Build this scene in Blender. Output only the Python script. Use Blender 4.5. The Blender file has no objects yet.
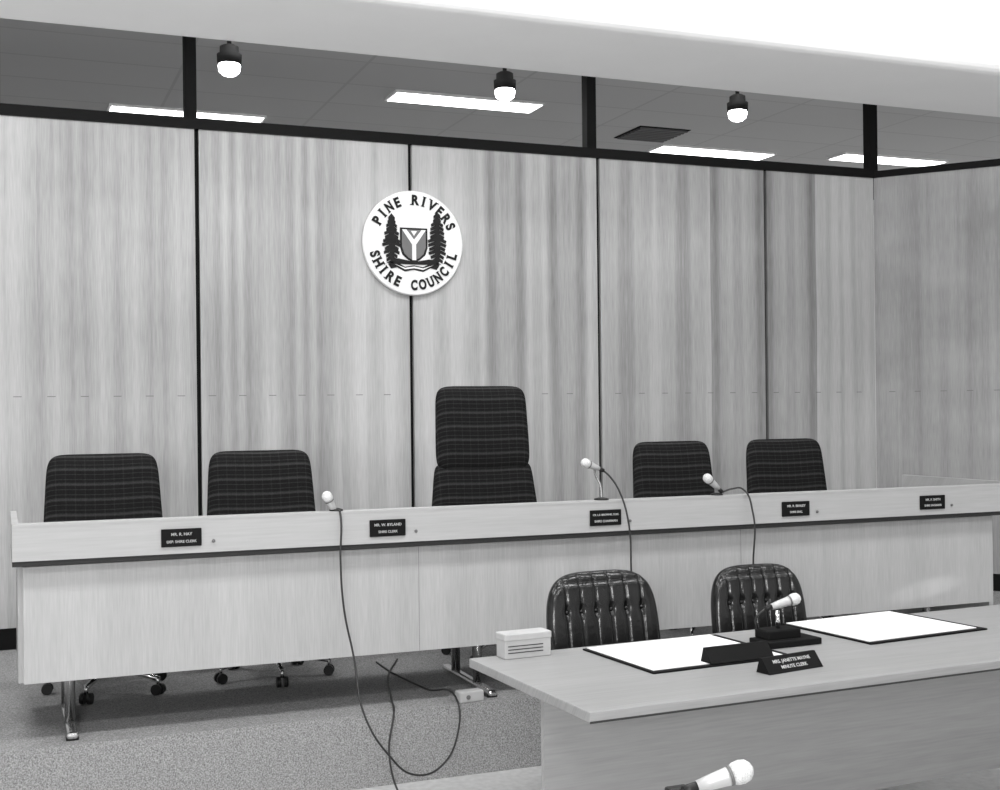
import bpy, bmesh, math, random
from mathutils import Vector, Matrix, Euler
random.seed(4)
scene = bpy.context.scene
COL = scene.collection

# ------------------------------------------------------------ materials
def new_mat(name):
    m = bpy.data.materials.new(name); m.use_nodes = True
    nt = m.node_tree; b = nt.nodes['Principled BSDF']
    return m, nt, b
def plain(name, g, rough=0.6, metal=0.0, noise=0.0, nscale=20, bump=0.0, spec=0.5):
    m, nt, b = new_mat(name)
    b.inputs['Roughness'].default_value = rough
    b.inputs['Metallic'].default_value = metal
    b.inputs['Specular IOR Level'].default_value = spec
    if isinstance(g, (int, float)): g = (g, g, g)
    b.inputs['Base Color'].default_value = (*g, 1)
    if noise > 0 or bump > 0:
        tc = nt.nodes.new('ShaderNodeTexCoord')
        n = nt.nodes.new('ShaderNodeTexNoise'); n.inputs['Scale'].default_value = nscale
        n.inputs['Detail'].default_value = 4
        nt.links.new(tc.outputs['Object'], n.inputs['Vector'])
        r = nt.nodes.new('ShaderNodeValToRGB')
        lo = max(0, g[0]*(1-noise)); hi = min(1, g[0]*(1+noise))
        r.color_ramp.elements[0].position = .3; r.color_ramp.elements[1].position = .7
        r.color_ramp.elements[0].color = (lo, lo, lo, 1); r.color_ramp.elements[1].color = (hi, hi, hi, 1)
        nt.links.new(n.outputs['Fac'], r.inputs['Fac'])
        nt.links.new(r.outputs['Color'], b.inputs['Base Color'])
        if bump > 0:
            bp = nt.nodes.new('ShaderNodeBump'); bp.inputs['Strength'].default_value = bump
            bp.inputs['Distance'].default_value = 0.01
            nt.links.new(n.outputs['Fac'], bp.inputs['Height'])
            nt.links.new(bp.outputs['Normal'], b.inputs['Normal'])
    return m
def emit(name, g, s):
    m, nt, b = new_mat(name)
    b.inputs['Base Color'].default_value = (g, g, g, 1)
    b.inputs['Emission Color'].default_value = (1, 1, 1, 1)
    b.inputs['Emission Strength'].default_value = s
    return m
def wood(name, base, along='z', leaf=0.22, broad=0.35, med=0.2, fine=0.2, rough=0.45, seedoff=0.0, cloud=0.0, kb=9.0, fk=170.0, fa=5.0):
    m, nt, b = new_mat(name)
    N = nt.nodes; L = nt.links
    b.inputs['Roughness'].default_value = rough
    b.inputs['Specular IOR Level'].default_value = 0.3
    tc = N.new('ShaderNodeTexCoord'); sp = N.new('ShaderNodeSeparateXYZ')
    L.new(tc.outputs['Object'], sp.inputs[0])
    def M(op, a, c=None, d=None):
        n = N.new('ShaderNodeMath'); n.operation = op
        for i, v in enumerate((a, c, d)):
            if v is None: continue
            if isinstance(v, (int, float)): n.inputs[i].default_value = v
            else: L.new(v, n.inputs[i])
        return n.outputs[0]
    if along == 'z':
        ac = M('ADD', sp.outputs['X'], M('MULTIPLY', sp.outputs['Y'], 0.7)); al = sp.outputs['Z']
    else:
        ac = M('ADD', sp.outputs['Y'], M('MULTIPLY', sp.outputs['Z'], 0.7)); al = sp.outputs['X']
    wn = N.new('ShaderNodeTexNoise'); wn.inputs['Scale'].default_value = 1.1; wn.inputs['Detail'].default_value = 1
    L.new(tc.outputs['Object'], wn.inputs['Vector'])
    acw = M('ADD', ac, M('MULTIPLY', M('SUBTRACT', wn.outputs['Fac'], 0.5), 0.02))
    pp = M('PINGPONG', M('ADD', acw, 50.0 + seedoff), leaf)
    leafid = M('FLOOR', M('DIVIDE', M('ADD', acw, 50.0+seedoff), leaf*4))
    def nz(kx, ka, src, w, detail=2.0):
        c = N.new('ShaderNodeCombineXYZ')
        L.new(M('MULTIPLY', src, kx), c.inputs[0]); L.new(M('MULTIPLY', al, ka), c.inputs[1])
        if not isinstance(w, (int, float)): L.new(w, c.inputs[2])
        n = N.new('ShaderNodeTexNoise'); n.inputs['Scale'].default_value = 1
        n.inputs['Detail'].default_value = detail
        L.new(c.outputs[0], n.inputs['Vector'])
        return M('SUBTRACT', n.outputs['Fac'], 0.5)
    bz = nz(kb, 0.14, pp, M('MULTIPLY', leafid, 7.3), 1.0)
    mz = nz(34.0, 0.5, pp, M('MULTIPLY', leafid, 3.1), 3.0)
    fz = nz(fk, fa, ac, 0.0, 2.0)
    v = M('ADD', M('MULTIPLY', bz, broad*2), M('ADD', M('MULTIPLY', mz, med*2), M('MULTIPLY', fz, fine*2)))
    if cloud > 0:
        cz = nz(1.6, 2.2, ac, 0.0, 3.0)
        v = M('ADD', v, M('MULTIPLY', cz, cloud*2))
    v = M('MULTIPLY', M('ADD', v, 1.0), base)
    v = M('MINIMUM', M('MAXIMUM', v, 0.02), 0.92)
    cc = N.new('ShaderNodeCombineColor')
    for i in range(3): L.new(v, cc.inputs[i])
    L.new(cc.outputs[0], b.inputs['Base Color'])
    return m
def carpet(name, base, amp=0.5):
    return plain(name, base, 0.95, 0, amp, 170, 0.5, 0.1)
def fabric(name):
    m, nt, b = new_mat(name); N = nt.nodes; L = nt.links
    b.inputs['Roughness'].default_value = 0.95; b.inputs['Specular IOR Level'].default_value = 0.06
    tc = N.new('ShaderNodeTexCoord'); sp = N.new('ShaderNodeSeparateXYZ'); L.new(tc.outputs['Object'], sp.inputs[0])
    def M(op, a, c=None):
        n = N.new('ShaderNodeMath'); n.operation = op
        for i, v in enumerate((a, c)):
            if v is None: continue
            if isinstance(v, (int, float)): n.inputs[i].default_value = v
            else: L.new(v, n.inputs[i])
        return n.outputs[0]
    z = M('ADD', sp.outputs['Z'], M('MULTIPLY', sp.outputs['Y'], 0.6))
    s1 = M('LESS_THAN', M('FRACT', M('MULTIPLY', z, 40.0)), 0.20)
    s2 = M('LESS_THAN', M('FRACT', M('ADD', M('MULTIPLY', z, 13.3), 0.4)), 0.22)
    s3 = M('LESS_THAN', M('FRACT', M('MULTIPLY', sp.outputs['X'], 22.0)), 0.14)
    n = N.new('ShaderNodeTexNoise'); n.inputs['Scale'].default_value = 160; L.new(tc.outputs['Object'], n.inputs['Vector'])
    v = M('ADD', M('MULTIPLY', s1, 0.013), M('MULTIPLY', s2, 0.015))
    v = M('ADD', v, M('MULTIPLY', s3, 0.006))
    v = M('MULTIPLY', M('ADD', v, 0.012), M('ADD', n.outputs['Fac'], 0.5))
    cc = N.new('ShaderNodeCombineColor')
    for i in range(3): L.new(v, cc.inputs[i])
    L.new(cc.outputs[0], b.inputs['Base Color'])
    return m
def tiles(name, base, dark, w=1.2, h=0.6):
    m, nt, b = new_mat(name); N = nt.nodes; L = nt.links
    b.inputs['Roughness'].default_value = 0.9
    tc = N.new('ShaderNodeTexCoord'); br = N.new('ShaderNodeTexBrick')
    br.offset = 0; br.inputs['Scale'].default_value = 1
    br.inputs['Brick Width'].default_value = w; br.inputs['Row Height'].default_value = h
    br.inputs['Mortar Size'].default_value = 0.012
    br.inputs['Color1'].default_value = (base, base, base, 1); br.inputs['Color2'].default_value = (base*.96,)*3+(1,)
    br.inputs['Mortar'].default_value = (dark, dark, dark, 1)
    L.new(tc.outputs['Object'], br.inputs['Vector']); L.new(br.outputs['Color'], b.inputs['Base Color'])
    return m

M_WALL = wood('veneer_wall', 0.37, 'z', 0.22, 0.78, 0.20, 0.26, kb=8.0, cloud=0.10, fa=7.0)
M_WALLR = wood('veneer_wall_splayed', 0.31, 'z', 0.33, 0.42, 0.14, 0.24, cloud=0.35, fa=8.0)
M_DESK = wood('veneer_desk', 0.415, 'z', 0.30, 0.10, 0.06, 0.18, fa=8.0)
M_LEDGE = wood('veneer_ledge', 0.41, 'x', 0.30, 0.10, 0.10, 0.10)
M_TABLE = wood('veneer_table', 0.30, 'x', 0.25, 0.15, 0.12, 0.2, 0.35)
M_TPANEL = wood('veneer_table_panel', 0.33, 'x', 0.2, 0.12, 0.12, 0.15)
M_EDGE = plain('dark_edge', 0.04, 0.6, spec=.2)
M_BLACK = plain('black_trim', 0.008, 0.7, spec=.1)
M_WHITE = plain('white_plaster', 0.93, 0.8, noise=0.01, nscale=3)
M_SIDE = plain('side_wall_paint', 0.7, 0.8, noise=0.03, nscale=3)
M_CEIL = tiles('ceiling_tiles', 0.62, 0.52)
M_CARPET = carpet('dais_carpet', 0.29)
M_FLOOR = plain('lower_floor_vinyl', 0.5, 0.6, noise=0.1, nscale=30)
M_FAB = fabric('striped_fabric')
M_LEATHER = plain('black_leather', 0.005, 0.22, noise=0.2, nscale=60, bump=0.08, spec=.5)
M_PLASTIC = plain('black_plastic', 0.015, 0.4, spec=.3)
M_CHROME = plain('chrome', 0.7, 0.2, 1.0)
M_MICHEAD = plain('mic_mesh', 0.65, 0.5, 0.1, noise=0.3, nscale=300, bump=0.3)
M_MICBODY = plain('mic_body', 0.5, 0.35, 0.2)
M_CABLE = plain('cable_rubber', 0.02, 0.5)
M_PAPER = plain('blotter_paper', 0.85, 0.8)
M_SIGN = plain('sign_white', 0.80, 0.5)
M_INK = plain('sign_ink', 0.02, 0.7, spec=.1)
M_GREY = plain('sign_grey', 0.14, 0.6)
M_TXT = plain('engraved_white', 0.5, 0.6)
M_TUBE = emit('fluorescent_diffuser', 0.9, 5.0)
M_BULB = emit('bulb_glow', 0.9, 14.0)
M_CARTON = plain('carton', 0.42, 0.8, noise=0.05)

# ------------------------------------------------------------ helpers
def link(o, parent=None):
    COL.objects.link(o)
    if parent: o.parent = parent
    return o
def empty(name, loc=(0, 0, 0), rotz=0.0):
    e = bpy.data.objects.new(name, None); e.location = loc; e.rotation_euler = (0, 0, rotz)
    e.empty_display_size = 0.1
    return link(e)
def mobj(name, verts, faces, mat, parent=None, loc=(0, 0, 0), rot=(0, 0, 0), smooth=False):
    me = bpy.data.meshes.new(name); me.from_pydata([tuple(v) for v in verts], [], faces)
    bm = bmesh.new(); bm.from_mesh(me)
    bmesh.ops.remove_doubles(bm, verts=bm.verts, dist=1e-5)
    bmesh.ops.recalc_face_normals(bm, faces=bm.faces)
    bm.to_mesh(me); bm.free()
    me.materials.append(mat)
    if smooth:
        for p in me.polygons: p.use_smooth = True
    o = bpy.data.objects.new(name, me); o.location = loc; o.rotation_euler = rot
    return link(o, parent)
def boxgeo(c, s):
    x, y, z = c; a, b, d = s[0]/2, s[1]/2, s[2]/2
    v = [(x+i*a, y+j*b, z+k*d) for i in (-1, 1) for j in (-1, 1) for k in (-1, 1)]
    f = [(0, 1, 3, 2), (4, 6, 7, 5), (0, 4, 5, 1), (2, 3, 7, 6), (0, 2, 6, 4), (1, 5, 7, 3)]
    return v, f
def box(name, c, s, mat, parent=None, bevel=0.0, rot=(0, 0, 0), seg=2):
    v, f = boxgeo((0, 0, 0), s)
    o = mobj(name, v, f, mat, parent, c, rot)
    if bevel > 0:
        md = o.modifiers.new('bevel', 'BEVEL'); md.width = bevel; md.segments = seg
    return o
def boxes(name, lst, mat, parent=None, loc=(0, 0, 0), rot=(0, 0, 0)):
    V = []; F = []
    for lo, hi in lst:
        c = [(a+b)/2 for a, b in zip(lo, hi)]; s = [abs(b-a) for a, b in zip(lo, hi)]
        v, f = boxgeo(c, s); n = len(V); V += v; F += [tuple(i+n for i in q) for q in f]
    me = bpy.data.meshes.new(name); me.from_pydata(V, [], F)
    bm = bmesh.new(); bm.from_mesh(me); bmesh.ops.recalc_face_normals(bm, faces=bm.faces); bm.to_mesh(me); bm.free()
    me.materials.append(mat)
    o = bpy.data.objects.new(name, me); o.location = loc; o.rotation_euler = rot
    return link(o, parent)
def prism(name, pts, z0, z1, mat, parent=None):
    n = len(pts)
    V = [(x, y, z0) for x, y in pts]+[(x, y, z1) for x, y in pts]
    F = [tuple(range(n)), tuple(range(2*n-1, n-1, -1))]+[(i, (i+1) % n, n+(i+1) % n, n+i) for i in range(n)]
    return mobj(name, V, F, mat, parent)
def lathe(name, p0, axis, prof, mat, parent=None, seg=24):
    ax = Vector(axis).normalized(); q = Vector((0, 0, 1)).rotation_difference(ax)
    V = []; F = []
    for d, r in prof:
        for i in range(seg):
            a = 2*math.pi*i/seg
            V.append(tuple(q @ Vector((max(r, 1e-4)*math.cos(a), max(r, 1e-4)*math.sin(a), d))))
    n = len(prof)
    for k in range(n-1):
        for i in range(seg):
            j = (i+1) % seg
            F.append((k*seg+i, k*seg+j, (k+1)*seg+j, (k+1)*seg+i))
    F.append(tuple(range(seg))[::-1]); F.append(tuple((n-1)*seg+i for i in range(seg)))
    me = bpy.data.meshes.new(name); me.from_pydata(V, [], F)
    bm = bmesh.new(); bm.from_mesh(me); bmesh.ops.recalc_face_normals(bm, faces=bm.faces); bm.to_mesh(me); bm.free()
    me.materials.append(mat)
    for p in me.polygons: p.use_smooth = len(p.vertices) == 4
    o = bpy.data.objects.new(name, me); o.location = p0
    return link(o, parent)
def cyl(name, p0, p1, r, mat, parent=None, r1=None, seg=20):
    a = Vector(p0); b = Vector(p1); L = (b-a).length
    return lathe(name, p0, b-a, [(0, r), (L, r if r1 is None else r1)], mat, parent, seg)
def to_mesh(o, name, mat, parent):
    bpy.context.view_layer.update()
    dg = bpy.context.evaluated_depsgraph_get()
    me = bpy.data.meshes.new_from_object(o.evaluated_get(dg))
    me.materials.clear(); me.materials.append(mat)
    n = bpy.data.objects.new(name, me); n.matrix_world = o.matrix_world.copy()
    bpy.data.objects.remove(o)
    return link(n, parent)
def tube(name, pts, r, mat, parent=None):
    cu = bpy.data.curves.new(name, 'CURVE'); cu.dimensions = '3D'; cu.bevel_depth = r; cu.bevel_resolution = 3
    cu.resolution_u = 10; cu.use_fill_caps = True
    s = cu.splines.new('BEZIER')
    s.bezier_points.add(len(pts)-1)
    for bp, p in zip(s.bezier_points, pts):
        bp.co = p; bp.handle_left_type = bp.handle_right_type = 'AUTO'
    o = bpy.data.objects.new(name+'_tmp', cu); COL.objects.link(o)
    n = to_mesh(o, name, mat, parent)
    for p in n.data.polygons: p.use_smooth = True
    return n
def text(name, body, size, mat, parent, loc, rot, offset=0.0, extrude=0.001, sx=1.0):
    cu = bpy.data.curves.new(name, 'FONT'); cu.body = body; cu.size = size
    cu.align_x = 'CENTER'; cu.align_y = 'CENTER'; cu.offset = offset; cu.extrude = extrude
    o = bpy.data.objects.new(name+'_tmp', cu); COL.objects.link(o)
    n = to_mesh(o, name, mat, parent)
    n.location = loc; n.rotation_euler = rot; n.scale = (sx, 1, 1)
    return n
def cushion(name, w, h, th, mat, parent, loc, rot=(0, 0, 0), n=6, taper=0.0, curve=0.0, disp=None, ns=40, nt=40, wfun=None):
    V = []; F = []
    def sgnp(v, p): return abs(v)**p
    for side in (-1, 1):
        base = len(V)
        for j in range(nt+1):
            t = math.sin(math.pi/2*(2*j/nt-1))
            W = max(0.0, 1-sgnp(t, n))**(1/n)
            for i in range(ns+1):
                s = math.sin(math.pi/2*(2*i/ns-1))
                k = w/2*W*(1+taper*t)
                if wfun: k *= wfun(t)
                x = s*k; z = t*h/2
                D = (max(0, 1-sgnp(s, 7))**.5)*(max(0, 1-sgnp(t, 7))**.5)
                y = side*th/2*D
                if disp and side == -1: y += disp(x, z)*D
                y -= curve*x*x
                V.append((x, y, z))
        for j in range(nt):
            for i in range(ns):
                a = base+j*(ns+1)+i
                F.append((a, a+1, a+ns+2, a+ns+1))
    return mobj(name, V, F, mat, parent, loc, rot, smooth=True)

# ------------------------------------------------------------ room
DZ = 0.32            # dais height
WY = 7.5             # veneered wall plane
WT = 3.315           # top of veneer
CZ = 4.07            # ceiling
JZ = 1.737
strips = [-2.877, -1.557, -0.237, 1.083, 2.405, 3.725, 5.045]
pan = []
edges = strips+[5.985]
g = 0.013
for i in range(len(edges)-1):
    a = edges[i]+g; b = edges[i+1]-(g if i < len(edges)-2 else 0)
    pan.append(((a, WY, DZ+0.12), (b, WY+0.03, WT)))
boxes('wall_back', pan, M_WALL)
boxes('wall_back_backing', [((-3.0, WY+0.031, 0), (5.99, WY+0.10, WT))], M_BLACK)
boxes('baseboard_back', [((-3.0, WY-0.003, DZ), (5.975, WY+0.03, DZ+0.12))], M_BLACK)
boxes('trim_1', [((-3.0, WY-0.01, WT), (6.02, WY+0.12, WT+0.065))], M_BLACK)
TH = math.radians(-51)
L2 = 4.2
dash = []
x = -2.8
while x < 5.9:
    if min(abs(x-s) for s in strips) > .05: dash.append(((x-.022, WY-.001, JZ-.002), (x+.022, WY+.002, JZ+.002)))
    x += .18
boxes('trim_3', dash, M_GREY)
boxes('trim_4', [((.1+.18*i, -.001, JZ-.002), (.1+.18*i+.044, .002, JZ+.002)) for i in range(20)], M_GREY, loc=(5.985, WY, 0), rot=(0, 0, TH))
boxes('wall_right', [((0.004, 0, DZ+0.12), (L2, 0.03, WT))],
      M_WALLR, loc=(5.985, WY, 0), rot=(0, 0, TH))
boxes('wall_right_backing', [((0, 0.031, 0), (L2, 0.10, WT))], M_BLACK, loc=(5.985, WY, 0), rot=(0, 0, TH))
boxes('baseboard_right', [((0, 0.0, DZ), (L2, 0.03, DZ+0.12))], M_BLACK, loc=(5.985, WY, 0), rot=(0, 0, TH))
boxes('trim_2', [((0, -0.005, WT), (L2, 0.10, WT+0.05))], M_BLACK, loc=(5.985, WY, 0), rot=(0, 0, TH))
ex = 5.985+L2*math.cos(TH); ey = WY+L2*math.sin(TH)
boxes('wall_east', [((ex, -3, 0), (ex+0.1, ey+0.1, CZ))], M_SIDE)
boxes('wall_left', [((-3.1, -3, 0), (-3.0, 13.0, CZ))], M_SIDE)
boxes('wall_far', [((-3.1, 13.0, 0), (13, 13.1, CZ))], M_SIDE)
boxes('window_1', [((x-0.035, 7.72, WT-0.1), (x+0.035, 7.80, CZ)) for x in (-1.557, 1.083, 3.79, 6.17)] +
      [((-3.0, 7.72, WT-0.1), (6.3, 7.80, WT+0.02))], M_BLACK)
boxes('ceiling', [((-3.1, -3, CZ), (13, 13.1, CZ+0.1))], M_CEIL)
bm_ = boxes('trim_5', [((-3.0, 4.90, WT+0.005), (ex, 5.74, CZ))], M_WHITE)
md = bm_.modifiers.new('bevel', 'BEVEL'); md.width = 0.07; md.segments = 6
boxes('floor', [((-3.1, -3, -0.1), (13, 13.1, 0.0))], M_FLOOR)
prism('dais_platform', [(-2.995, 5.24), (7.80, 5.24), (5.975, 7.495), (-2.995, 7.495)], 0.001, DZ, M_CARPET)

# ------------------------------------------------------------ ceiling fixtures
def area(name, parent, loc, sx, sy, power, rot=(0, 0, 0)):
    l = bpy.data.lights.new(name, 'AREA'); l.shape = 'RECTANGLE'; l.size = sx; l.size_y = sy; l.energy = power
    o = bpy.data.objects.new(name, l); o.location = loc; o.rotation_euler = rot
    return link(o, parent)
def troffer(x, y, power=0, w=1.2, d=0.27):
    e = empty('fluorescent_ceiling_light', (x+w/2, y+d/2, CZ))
    box('diffuser', (0, 0, -0.012), (w, d, 0.02), M_TUBE, e)
    boxes('frame', [((-w/2-.02, -d/2-.02, -.018), (w/2+.02, -d/2, 0)), ((-w/2-.02, d/2, -.018), (w/2+.02, d/2+.02, 0)),
                    ((-w/2-.02, -d/2, -.018), (-w/2, d/2, 0)), ((w/2, -d/2, -.018), (w/2+.02, d/2, 0))], M_WHITE, e)
    if power: area('tube_light', e, (0, 0, -0.03), w, d, power)
    return e
troffer(0.82, 10.2, 28); troffer(2.81, 9.05, 28); troffer(5.7, 10.1, 28); troffer(7.55, 9.85, 28)
for x, p in ((-1.2, 30), (1.0, 19), (3.2, 12), (5.2, 3)): troffer(x, 6.15, p)  # unseen row added behind the beam to light the upper wall
for x, p in ((-1.2, 38), (1.0, 36), (3.2, 26), (5.4, 14)):
    troffer(x, 3.4, p, d=0.5); troffer(x, 0.6, p, d=0.5)
def spot(x, y=6.5):
    e = empty('ceiling_spotlight', (x, y, CZ))
    k = CZ-3.77
    cyl('stem', (0, 0, 0), (0, 0, -0.24-k), 0.012, M_PLASTIC, e)
    lathe('housing', (0, 0, -0.33-k), (0, 0, 1), [(0, .05), (.0, .062), (.05, .064), (.054, .050), (.09, .048), (.10, .03)], M_BLACK, e)
    lathe('bulb', (0, 0, -0.395-k), (0, 0, 1), [(0, 0.005), (.008, .032), (.025, .052), (.055, .058), (.066, .054)], M_BULB, e)
    l = bpy.data.lights.new('beam', 'SPOT'); l.energy = 20; l.spot_size = math.radians(120); l.spot_blend = 1; l.shadow_soft_size = 0.05
    o = bpy.data.objects.new('beam', l); o.location = (0, 0.0, -0.42-k); o.rotation_euler = (math.radians(25), 0, 0)
    link(o, e)
for x in (1.11, 2.65, 4.18): spot(x)
v = empty('ceiling_air_vent', (5.38, 9.75, CZ))
boxes('louvres', [((-.23, -.23+i*.06, -.02), (.23, -.20+i*.06, 0)) for i in range(8)], M_GREY, v)
boxes('vent_back', [((-.25, -.25, -.006), (.25, .25, 0))], M_BLACK, v)
# added fill light behind the camera, aimed up and forward to brighten the beam
fl = empty('added_beam_fill_light', (-0.9, -0.8, 0))
cyl('stand', (0, 0, 0), (0, 0, 1.9), .012, M_PLASTIC, fl)
o = area('beam_fill', fl, (0, 0, 1.95), .8, .8, 110)
o.rotation_euler = (Vector((1.8, 5.5, 1.8))).to_track_quat('-Z', 'Y').to_euler()
def sun_patch_spot(loc, target, power, ang):  # added off-camera spot and hood, throws a sun-like patch on the bench
    e = empty('added_sun_patch_spot', loc)
    d = (Vector(target)-Vector(loc)).normalized()
    lathe('sun_patch_hood', -d*.10, d, [(0, .02), (.03, .035), (.09, .04)], M_PLASTIC, e)
    l = bpy.data.lights.new('sun_patch_beam', 'SPOT'); l.energy = power; l.spot_size = math.radians(ang); l.spot_blend = .6; l.shadow_soft_size = 0.02
    o = bpy.data.objects.new('sun_patch_beam', l); o.rotation_euler = d.to_track_quat('-Z', 'Y').to_euler(); link(o, e)
sun_patch_spot((7.55, 4.60, 1.10), (4.55, 5.30, .66), 330, 2.2)

# ------------------------------------------------------------ crest sign
sg = empty('council_crest_sign', (2.415, WY-0.03, 2.69))
lathe('disc', (0, 0.028, 0), (0, -1, 0), [(0, .33), (.02, .33), (.026, .322)], M_SIGN, sg, 72)
def flat(name, pts, mat, y):
    n = len(pts)
    V = [(x, y, z) for x, z in pts]+[(x, y+0.004, z) for x, z in pts]
    F = [tuple(range(n)), tuple(range(2*n-1, n-1, -1))]+[(i, (i+1) % n, n+(i+1) % n, n+i) for i in range(n)]
    return mobj(name, V, F, mat, sg)
def arc_text(s, r, centre, step, up=True, size=.084):
    n = len(s)
    for i, ch in enumerate(s):
        if ch == ' ': continue
        a = centre+(i-(n-1)/2)*step*(1 if up else -1)
        ar = math.radians(a)
        x = r*math.sin(ar); z = r*math.cos(ar)
        roll = -ar if up else math.pi-ar
        sx = .72 if ch in 'OCNU' else .88
        o = text('letter_'+ch, ch, size, M_INK, sg, (x, -0.001, z), (0, 0, 0), 0.0040, 0.001, sx)
        R3 = (Matrix.Rotation(-roll, 3, 'Y') @ Matrix.Rotation(math.pi/2, 3, 'X'))
        o.rotation_euler = R3.to_euler()
        bb = [v.co for v in o.data.vertices]
        x0 = min(c.x for c in bb); x1 = max(c.x for c in bb); y0 = min(c.y for c in bb); y1 = max(c.y for c in bb)
        ss = {'P': [(x0, 0)], 'I': [((x0+x1)/2-.006, 0), ((x0+x1)/2-.006, 1)], 'N': [(x0, 0), (x1-.012, 1)],
              'R': [(x0-.004, 0)], 'H': [(x0, 0), (x0, 1), (x1-.012, 0), (x1-.012, 1)],
              'U': [(x0, 1), (x1-.012, 1)], 'L': [(x0, 1)], 'V': [(x0, 1), (x1-.012, 1)]}.get(ch, [])
        if ss:
            lst = []
            for px, top in ss:
                yb = y1-.006 if top else y0
                lst.append(((px-.007, yb, -.0012), (px+.019, yb+.006, .0012)))
            q = boxes('serif_'+ch, lst, M_INK, sg, (x, -.001, z)); q.rotation_euler = R3.to_euler(); q.scale = (sx, 1, 1)
arc_text('PINE RIVERS', .268, 2, 12.6, True)
arc_text('SHIRE COUNCIL', .268, 180, 12.2, False)
yy = -0.002
def tree(cx, base, top, flip):
    random.seed(11 if flip else 7)
    flat('trunk', [(cx-.009, base), (cx+.009, base), (cx+.005, top), (cx-.005, top)], M_INK, yy-.001)
    n = 12
    for i in range(n):
        z = base+.03+(top-base-.03)*i/(n-1)
        w = (.060*(1-abs(i/(n-1)-.4)*1.15))*random.uniform(.7, 1.15)+.008
        flat('branch', [(cx, z+.03), (cx-w, z+.006), (cx-w*.95, z-.012), (cx-w*.3, z-.002), (cx, z-.014), (cx+w*.4, z-.002), (cx+w*.9, z-.014), (cx+w, z+.004)], M_INK, yy-.0015-.0002*i)
tree(-.145, -.14, .15, False); tree(.155, -.14, .17, True)
flat('shield', [(-.09, .095), (.09, .095), (.09, -.03), (.075, -.075), (.04, -.105), (0, -.125), (-.04, -.105), (-.075, -.075), (-.09, -.03)], M_INK, yy)
flat('shield_field', [(-.078, .083), (.078, .083), (.078, -.025), (.063, -.068), (.035, -.094), (0, -.110), (-.035, -.094), (-.063, -.068), (-.078, -.025)], M_GREY, yy-.003)
flat('river_y', [(-.078, .083), (-.05, .083), (0, .02), (.05, .083), (.078, .083), (.013, -.01), (.013, -.108), (-.013, -.108), (-.013, -.01)], M_SIGN, yy-.006)
flat('shield_top', [(-.02, .075), (0, .045), (.02, .075)], M_SIGN, yy-.006)
flat('ribbon', [(-.17, -.135), (-.12, -.12), (-.06, -.15), (0, -.14), (.06, -.15), (.12, -.12), (.17, -.135), (.15, -.165), (.11, -.155), (.06, -.18), (0, -.168), (-.06, -.18), (-.11, -.155), (-.15, -.165)], M_INK, yy)
flat('ribbon_face', [(-.13, -.135), (-.06, -.158), (0, -.148), (.06, -.158), (.13, -.135), (.10, -.148), (.06, -.168), (0, -.158), (-.06, -.168), (-.10, -.148)], M_SIGN, yy-.003)
flat('mound', [(-.18, -.13), (-.14, -.105), (-.10, -.10), (0, -.118), (.10, -.10), (.14, -.105), (.18, -.13), (.06, -.135), (-.06, -.135)], M_INK, yy-.001)

# ------------------------------------------------------------ council desk (bench)
dk = empty('council_bench_desk', (0, 0, DZ))
T0 = 0.74; T1 = 0.876; PB = 0.244
boxes('front_panel', [((.07, 5.30, PB), (5.0, 5.33, T0-.03))], M_DESK, dk)
boxes('panel_seams', [((x, 5.2992, PB), (x+.0015, 5.301, T0-.03)) for x in (1.72, 3.40)], M_GREY, dk)
boxes('worktop', [((.03, 5.25, T0-.022), (5.24, 6.05, T0-.002))], M_EDGE, dk)
boxes('ledge_front', [((.03, 5.235, T0), (5.25, 5.262, T1))], M_LEDGE, dk)
boxes('ledge_top', [((.03, 5.233, T1), (5.25, 5.30, T1+.010))], M_LEDGE, dk)
boxes('ledge_ends', [((.03, 5.262, T0), (.055, 6.05, T1+.006)), ((5.225, 5.262, T0), (5.25, 6.30, T1+.006))], M_LEDGE, dk)
boxes('end_panels', [((.05, 5.33, PB), (.075, 6.0, T0-.03)), ((5.0, 5.33, .05), (5.03, 6.25, T0-.03))], M_DESK, dk)
for k, x in enumerate((.25, 2.07, 4.72)):
    cyl('leg_%d' % (k+1), (x, 5.50, .03), (x, 5.50, T0-.03), .022, M_CHROME, dk)
    cyl('leg_rear_%d' % (k+1), (x, 5.80, .03), (x, 5.80, T0-.03), .022, M_CHROME, dk)
    box('foot_%d' % (k+1), (x, 5.62, .022), (.045, .66, .03), M_CHROME, dk, .012)
    box('foot_pad_%d' % (k+1), (x, 5.33, .008), (.05, .05, .016), M_PLASTIC, dk, .004)
plates = [(.678, 'MR. R. HAY', 'DEP. SHIRE CLERK'), (1.558, 'MR. W. BYLAND', 'SHIRE CLERK'), (2.619, 'CR. L.E. BROWNE, O.B.E.', 'SHIRE CHAIRMAN'),
          (3.679, 'MR. R. BRALEY', 'SHIRE ENG.'), (4.534, 'MR. P. SMITH', 'SHIRE ENGINEER')]
for x, a, b in plates:
    e = empty('name_plate', (x, 5.2305, DZ+.806))
    box('plate', (0, 0, 0), (.162, .008, .073), M_BLACK, e, .002)
    text('name', a, .017 if len(a) < 16 else .0125, M_TXT, e, (0, -.005, .014), (math.pi/2, 0, 0), 0.0001)
    text('role', b, .015, M_TXT, e, (0, -.005, -.016), (math.pi/2, 0, 0), 0.0001)
    for dx in (.13,):
        lathe('stud', (dx, .004, -.02), (0, -1, 0), [(0, .007), (.005, .007), (.008, .004)], M_GREY, e, 12)

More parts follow.
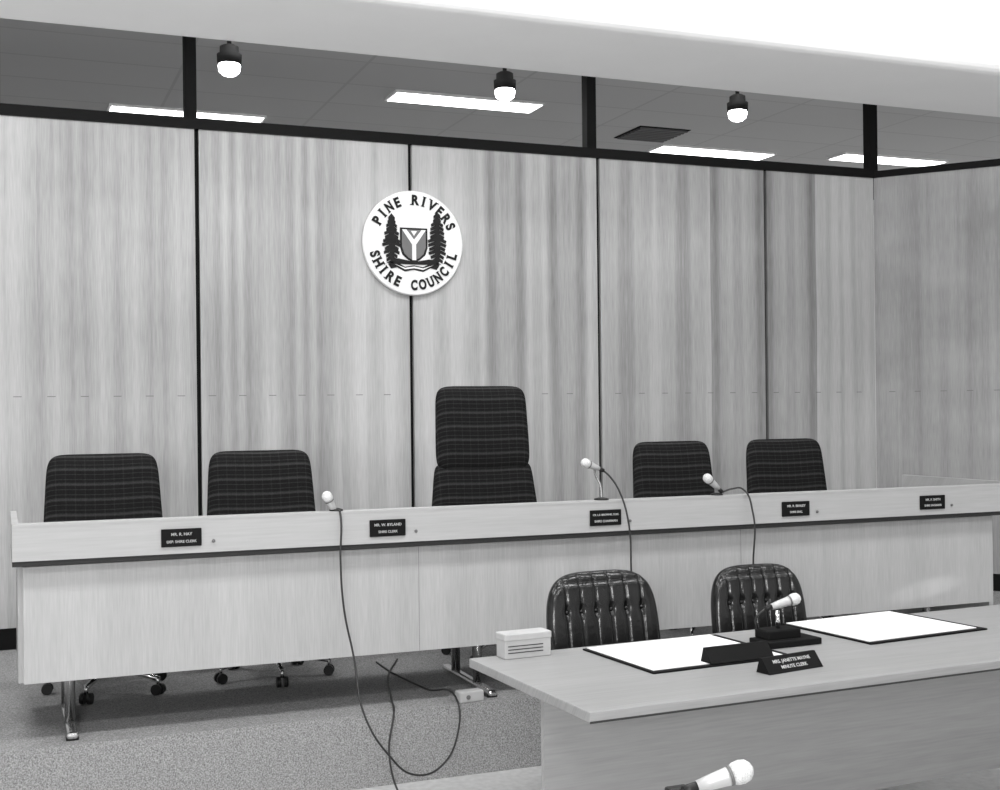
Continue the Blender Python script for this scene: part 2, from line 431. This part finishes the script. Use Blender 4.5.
# ------------------------------------------------------------ chairs
def star_base(e, z_seat, r=.29, ang=0.3, mat=M_CHROME):
    cyl('column', (0, 0, .09), (0, 0, z_seat-.06), .026, mat, e)
    cyl('hub', (0, 0, .07), (0, 0, .15), .045, M_PLASTIC, e)
    for i in range(5):
        a = ang+i*2*math.pi/5
        dx, dy = math.cos(a), math.sin(a)
        cyl('base_leg_%d' % (i+1), (dx*.03, dy*.03, .115), (dx*r, dy*r, .075), .018, mat, e, .012, 12)
        cyl('castor_stem_%d' % (i+1), (dx*r, dy*r, .045), (dx*r, dy*r, .085), .009, mat, e, seg=10)
        px, py = -dy, dx
        for s in (-1, 1):
            c = Vector((dx*r, dy*r, .0255))
            p0 = c+Vector((px, py, 0))*s*.008; p1 = c+Vector((px, py, 0))*s*.026
            cyl('castor_%d' % (i+1), p0, p1, .0253, M_PLASTIC, e, seg=16)
def dais_chair(x, y, w=.555, ztop=1.12, rot=0.0, ang=.3):
    e = empty('upholstered_swivel_chair', (x, y, DZ), rot)
    star_base(e, .44, .28, ang)
    box('seat_pan', (0, 0, .385), (.42, .42, .02), M_PLASTIC, e, .005)
    cushion('seat', .52, .50, .10, M_FAB, e, (0, -.02, .445), (math.radians(-90), 0, 0), n=5)
    h = ztop-.50
    cushion('back', w, h, .09, M_FAB, e, (0, .26, .50+h/2), (math.radians(-7), 0, 0), n=9, taper=-.065, curve=.25)
    box('back_bracket', (0, .30, .50), (.07, .02, .34), M_PLASTIC, e, .005, (math.radians(-7), 0, 0))
    box('under_bar', (0, .17, .375), (.07, .28, .018), M_PLASTIC, e, .004)
    return e
for x, y, w, an in ((.462, 6.2, .56, .5), (1.243, 6.2, .56, .9), (3.68, 6.2, .54, .3), (4.47, 6.2, .57, .6)):
    dais_chair(x, y, w, ang=an)
def chairman(x, y):
    e = empty('high_back_executive_chair', (x, y, DZ))
    star_base(e, .44, .30, .1)
    box('seat_pan', (0, 0, .385), (.44, .44, .02), M_PLASTIC, e, .005)
    cushion('seat', .58, .52, .12, M_FAB, e, (0, -.02, .45), (math.radians(-90), 0, 0), n=5)
    cushion('lower_back', .63, .56, .11, M_FAB, e, (0, .24, .745), (math.radians(-5), 0, 0), n=14, taper=-.10, curve=.2)
    cushion('upper_back', .545, .48, .11, M_FAB, e, (0, .272, 1.21), (math.radians(-5), 0, 0), n=8, taper=-.03, curve=.2,
            wfun=lambda t: 1-.03*max(0, -t)**3)
    box('back_bracket', (0, .33, .80), (.12, .02, .95), M_PLASTIC, e, .005, (math.radians(-5), 0, 0))
    box('under_bar', (0, .17, .375), (.09, .30, .018), M_PLASTIC, e, .004)
chairman(2.475, 6.2)
def clerk_chair(x, y, rot, w=.50, zc=.695):
    e = empty('tufted_leather_chair', (x, y, 0), rot)
    star_base(e, .44, .27, .2)
    box('seat_pan', (0, 0, .385), (.40, .40, .02), M_PLASTIC, e, .005)
    cushion('seat', .50, .48, .11, M_LEATHER, e, (0, -.02, .445), (math.radians(-90), 0, 0), n=5)
    H = .50
    bx = [(-.175+i*.07)*w/.52 for i in range(6)]
    def disp(px, pz):
        d = 0
        for b in bx:
            g1 = math.exp(-((px-b)/.007)**2)
            d += .010*g1
            d += .012*math.exp(-(((px-b)/.016)**2+((pz-.085)/.022)**2))
        d += .010*math.exp(-((pz-.205)/.008)**2)
        return d
    R = (math.radians(-9), 0, 0)
    cushion('back', w, H, .10, M_LEATHER, e, (0, .22, zc), R, n=4, taper=-.03, curve=.35, disp=disp, ns=110, nt=60,
            wfun=lambda t: 1-.06*max(0, t)**2-.02*max(0, -t))
    bxs = Euler(R).to_matrix()
    for i, b in enumerate(bx):
        p = bxs @ Vector((b, -.05+.016-.35*b*b, .085))+Vector((0, .22, zc))
        lathe('button', p, bxs @ Vector((0, -1, 0)), [(0, .008), (.004, .008), (.006, .004)], M_LEATHER, e, 12)
    box('back_bracket', (0, .275, .55), (.07, .02, .36), M_PLASTIC, e, .005, (math.radians(-9), 0, 0))
    box('under_bar', (0, .16, .375), (.07, .28, .018), M_PLASTIC, e, .004)
clerk_chair(2.355, 4.52, math.radians(2), .53, .70); clerk_chair(3.155, 4.58, math.radians(-2), .48, .675)

# ------------------------------------------------------------ clerk table
RT = math.radians(3)
tb = empty('clerk_table', (1.604, 3.321, 0), RT)
TL = 2.95
box('tabletop', (TL/2, .45, .724), (TL, .90, .032), M_TABLE, tb, .003)
boxes('edge_strip', [((.0, -.002, .706), (TL, .0, .712))], M_EDGE, tb)
boxes('modesty_panel', [((.07, .44, .19), (TL-.07, .465, .708))], M_TPANEL, tb)
for k, x in enumerate((.55, TL-.30)):
    boxes('support_%d' % (k+1), [((x, .466, .03), (x+.04, .60, .708)), ((x-.005, .44, 0.0), (x+.045, .82, .03))], M_EDGE, tb)
def on_table(name, x, y, rot, dz=0.0): return empty(name, (x, y, .7405+dz), rot)
for (x, y, w, d, r) in ((2.31, 3.965, .60, .48, .02), (3.30, 4.10, .62, .50, .05)):
    e = on_table('desk_blotter', x, y, RT+r)
    box('pad', (0, 0, .003), (w, d, .006), M_BLACK, e, .001)
    box('paper', (-.01, .01, .0075), (w-.05, d-.03, .003), M_PAPER, e)
def desk_plate(x, y, r, w, lines, dz=0.0):
    e = on_table('desk_name_plate', x, y, r, dz)
    V = [(-w/2, -.035, 0), (w/2, -.035, 0), (w/2, .03, 0), (-w/2, .03, 0), (-w/2, .005, .05), (w/2, .005, .05), (w/2, .015, .05), (-w/2, .015, .05)]
    F = [(0, 1, 5, 4), (3, 2, 6, 7), (4, 5, 6, 7), (0, 1, 2, 3), (0, 4, 7, 3), (1, 5, 6, 2)]
    mobj('wedge', V, F, M_BLACK, e)
    ang = math.atan2(.05, .04)
    for i, s in enumerate(lines):
        fz = .034-.018*i
        text('line_%d' % (i+1), s, .0175, M_TXT, e, (0, -.035+fz*.8-.0012, fz+.001), (ang, 0, 0), .0002, .0003)
desk_plate(2.40, 3.77, RT+.02, .27, [], .0095)
desk_plate(2.49, 3.585, RT+.12, .25, ['MRS. JANETTE MAYNE', 'MINUTE CLERK'])
e = on_table('paper_box', 1.755, 4.18, RT)
box('box_body', (0, 0, .033), (.185, .075, .066), M_CARTON, e, .003)
box('box_lid', (0, 0, .077), (.190, .080, .026), M_CARTON, e, .004)
boxes('label_lines', [((-.08, -.0395, .020+.012*k), (.06, -.0370, .023+.012*k)) for k in range(3)], M_EDGE, e)

# ------------------------------------------------------------ microphones
def mic(e, tip, d, L=.15, s=1.0, body=M_MICBODY):
    r = .024*s
    lathe('mic_head', tip, d, [(0, .003), (.004*s, r*.55), (.012*s, r*.88), (.024*s, r), (.038*s, r*.95), (.046*s, r*.8)], M_MICHEAD, e, 24)
    p = Vector(tip)+Vector(d).normalized()*.046*s
    lathe('mic_collar', p, d, [(0, r*.86), (.006*s, r*.86)], M_GREY, e, 24)
    lathe('mic_body', p+Vector(d).normalized()*.006*s, d, [(0, r*.8), (.004, r*.76), (L*.5, r*.66), (L, r*.5)], body, e, 20)
    q = p+Vector(d).normalized()*(L+.006*s)
    cyl('mic_plug', q, q+Vector(d).normalized()*.03*s, r*.45, M_PLASTIC, e)
    return q+Vector(d).normalized()*.03*s
def cable(e, pts, name='microphone_cable'):
    o = Vector(e.location)
    tube(name, [o+Vector(p) for p in pts], .0045, M_CABLE)
LT = DZ+T1+.0105
e = empty('desk_microphone', (1.30, 5.275, LT))
lathe('stand_foot', (.04, 0, 0), (0, 0, 1), [(0, .03), (.006, .03), (.012, .012)], M_PLASTIC, e)
q = mic(e, (-.015, -.02, .085), (.35, .1, -.65), .05, .95)
cable(e, [q, (.045, -.03, .004), (.045, -.06, -.03), (.035, -.085, -.2), (.05, -.08, -.42), (.085, -.10, -.62), (.095, -.22, -.84),
      (.18, -.26, -1.0), (.32, -.22, -1.12), (.47, -.16, -1.10), (.54, -.14, -.98), (.565, -.07, -.865), (.54, .3, -.880), (.50, .7, -.880), (.50, 1.0, -.880)])
e = empty('desk_microphone', (2.56, 5.275, LT))
lathe('stand_foot', (.06, 0, 0), (0, 0, 1), [(0, .035), (.006, .035), (.012, .012)], M_PLASTIC, e)
tube('gooseneck', [Vector((.06, 0, .01)), Vector((.055, 0, .07)), Vector((.03, .0, .12)), Vector((.02, -.012, .155))], .005, M_CHROME, e)
q = mic(e, (-.055, -.03, .185), (.9, .1, -.35), .055, .9)
cable(e, [q, q+Vector((.03, -.01, -.03)), (.13, -.05, .04), (.16, -.08, -.1), (.17, -.085, -.35), (.175, -.09, -.60), (.18, -.13, -.80), (.2, -.2, -1.19), (.4, -.3, -1.195)])
e = empty('desk_microphone', (3.20, 5.275, LT))
lathe('stand_foot', (.05, 0, 0), (0, 0, 1), [(0, .03), (.006, .03), (.012, .012)], M_PLASTIC, e)
q = mic(e, (-.03, -.02, .10), (.75, .1, -.6), .06, .95)
cable(e, [q, (.13, -.02, .03), (.17, -.04, .03), (.20, -.085, -.08), (.20, -.085, -.35), (.20, -.09, -.60), (.22, -.13, -.80), (.26, -.2, -1.19), (.5, -.3, -1.195)])
tube('floor_cable', [(1.92, 6.3, DZ+.006), (1.75, 5.9, DZ+.006), (1.62, 5.4, DZ+.006), (1.575, 5.225, DZ-.01), (1.53, 5.15, .17), (1.55, 5.08, .012), (1.6, 4.6, .006), (1.75, 4.2, .006)], .0045, M_CABLE)
e = on_table('table_microphone', 2.74, 3.97, RT, .0008)
box('base_box', (0, 0, .012), (.24, .13, .024), M_BLACK, e, .004)
box('base_upper', (-.02, .02, .040), (.15, .09, .036), M_BLACK, e, .006)
cyl('swivel_post', (-.02, .02, .05), (-.02, .02, .125), .008, M_CHROME, e)
q = mic(e, (.055, -.02, .175), (-.95, .15, -.24), .075, .95)
tube('mic_cable', [q, q+Vector((-.03, .01, -.03)), Vector((-.10, .04, .07)), Vector((-.06, .07, .03)), Vector((.0, .12, .006)), Vector((.1, .25, .006))], .004, M_CABLE, e)
e = empty('floor_stand_microphone', (1.165, 2.02, 0))
lathe('stand_base', (0, 0, 0), (0, 0, 1), [(0, .14), (.012, .14), (.03, .05), (.04, .015)], M_PLASTIC, e, 32)
cyl('stand_pole', (-.02, 0, .03), (-.02, 0, .895), .010, M_CHROME, e)
box('mic_clip', (-.01, 0, .920), (.045, .028, .035), M_PLASTIC, e, .005)
q = mic(e, (.12, -.05, .970), (-.93, .25, -.27), .062, .92)
tube('mic_cable', [q, q+Vector((-.03, .01, -.02)), Vector((-.07, .0, .75)), Vector((-.06, .02, .4)), Vector((-.1, .15, .02)), Vector((-.5, .2, .006))], .004, M_CABLE, e)

# ------------------------------------------------------------ small items
e = empty('cable_junction_box', (1.95, 5.285, DZ), .1)
box('junction_body', (0, 0, .025), (.12, .06, .05), M_CARTON, e, .006)
lathe('junction_socket', (-.02, -.029, .025), (0, -1, 0), [(0, .010), (.005, .010)], M_GREY, e, 12)

# ------------------------------------------------------------ world, camera
w = bpy.data.worlds.new('world'); scene.world = w; w.use_nodes = True
w.node_tree.nodes['Background'].inputs[0].default_value = (1, 1, 1, 1)
w.node_tree.nodes['Background'].inputs[1].default_value = 0.95
cam = bpy.data.cameras.new('camera'); cam.lens = 44.8; cam.sensor_width = 36
cam.shift_y = 0.014
co = bpy.data.objects.new('camera', cam); link(co)
R = Matrix.Rotation(math.radians(-21.8), 4, 'Z') @ Matrix.Rotation(math.pi/2, 4, 'X') @ Matrix.Rotation(-0.0105, 4, 'Z')
co.matrix_world = Matrix.Translation((0, 0, 1.64)) @ R
scene.camera = co
scene.view_settings.view_transform = 'Standard'
scene.view_settings.look = 'None'
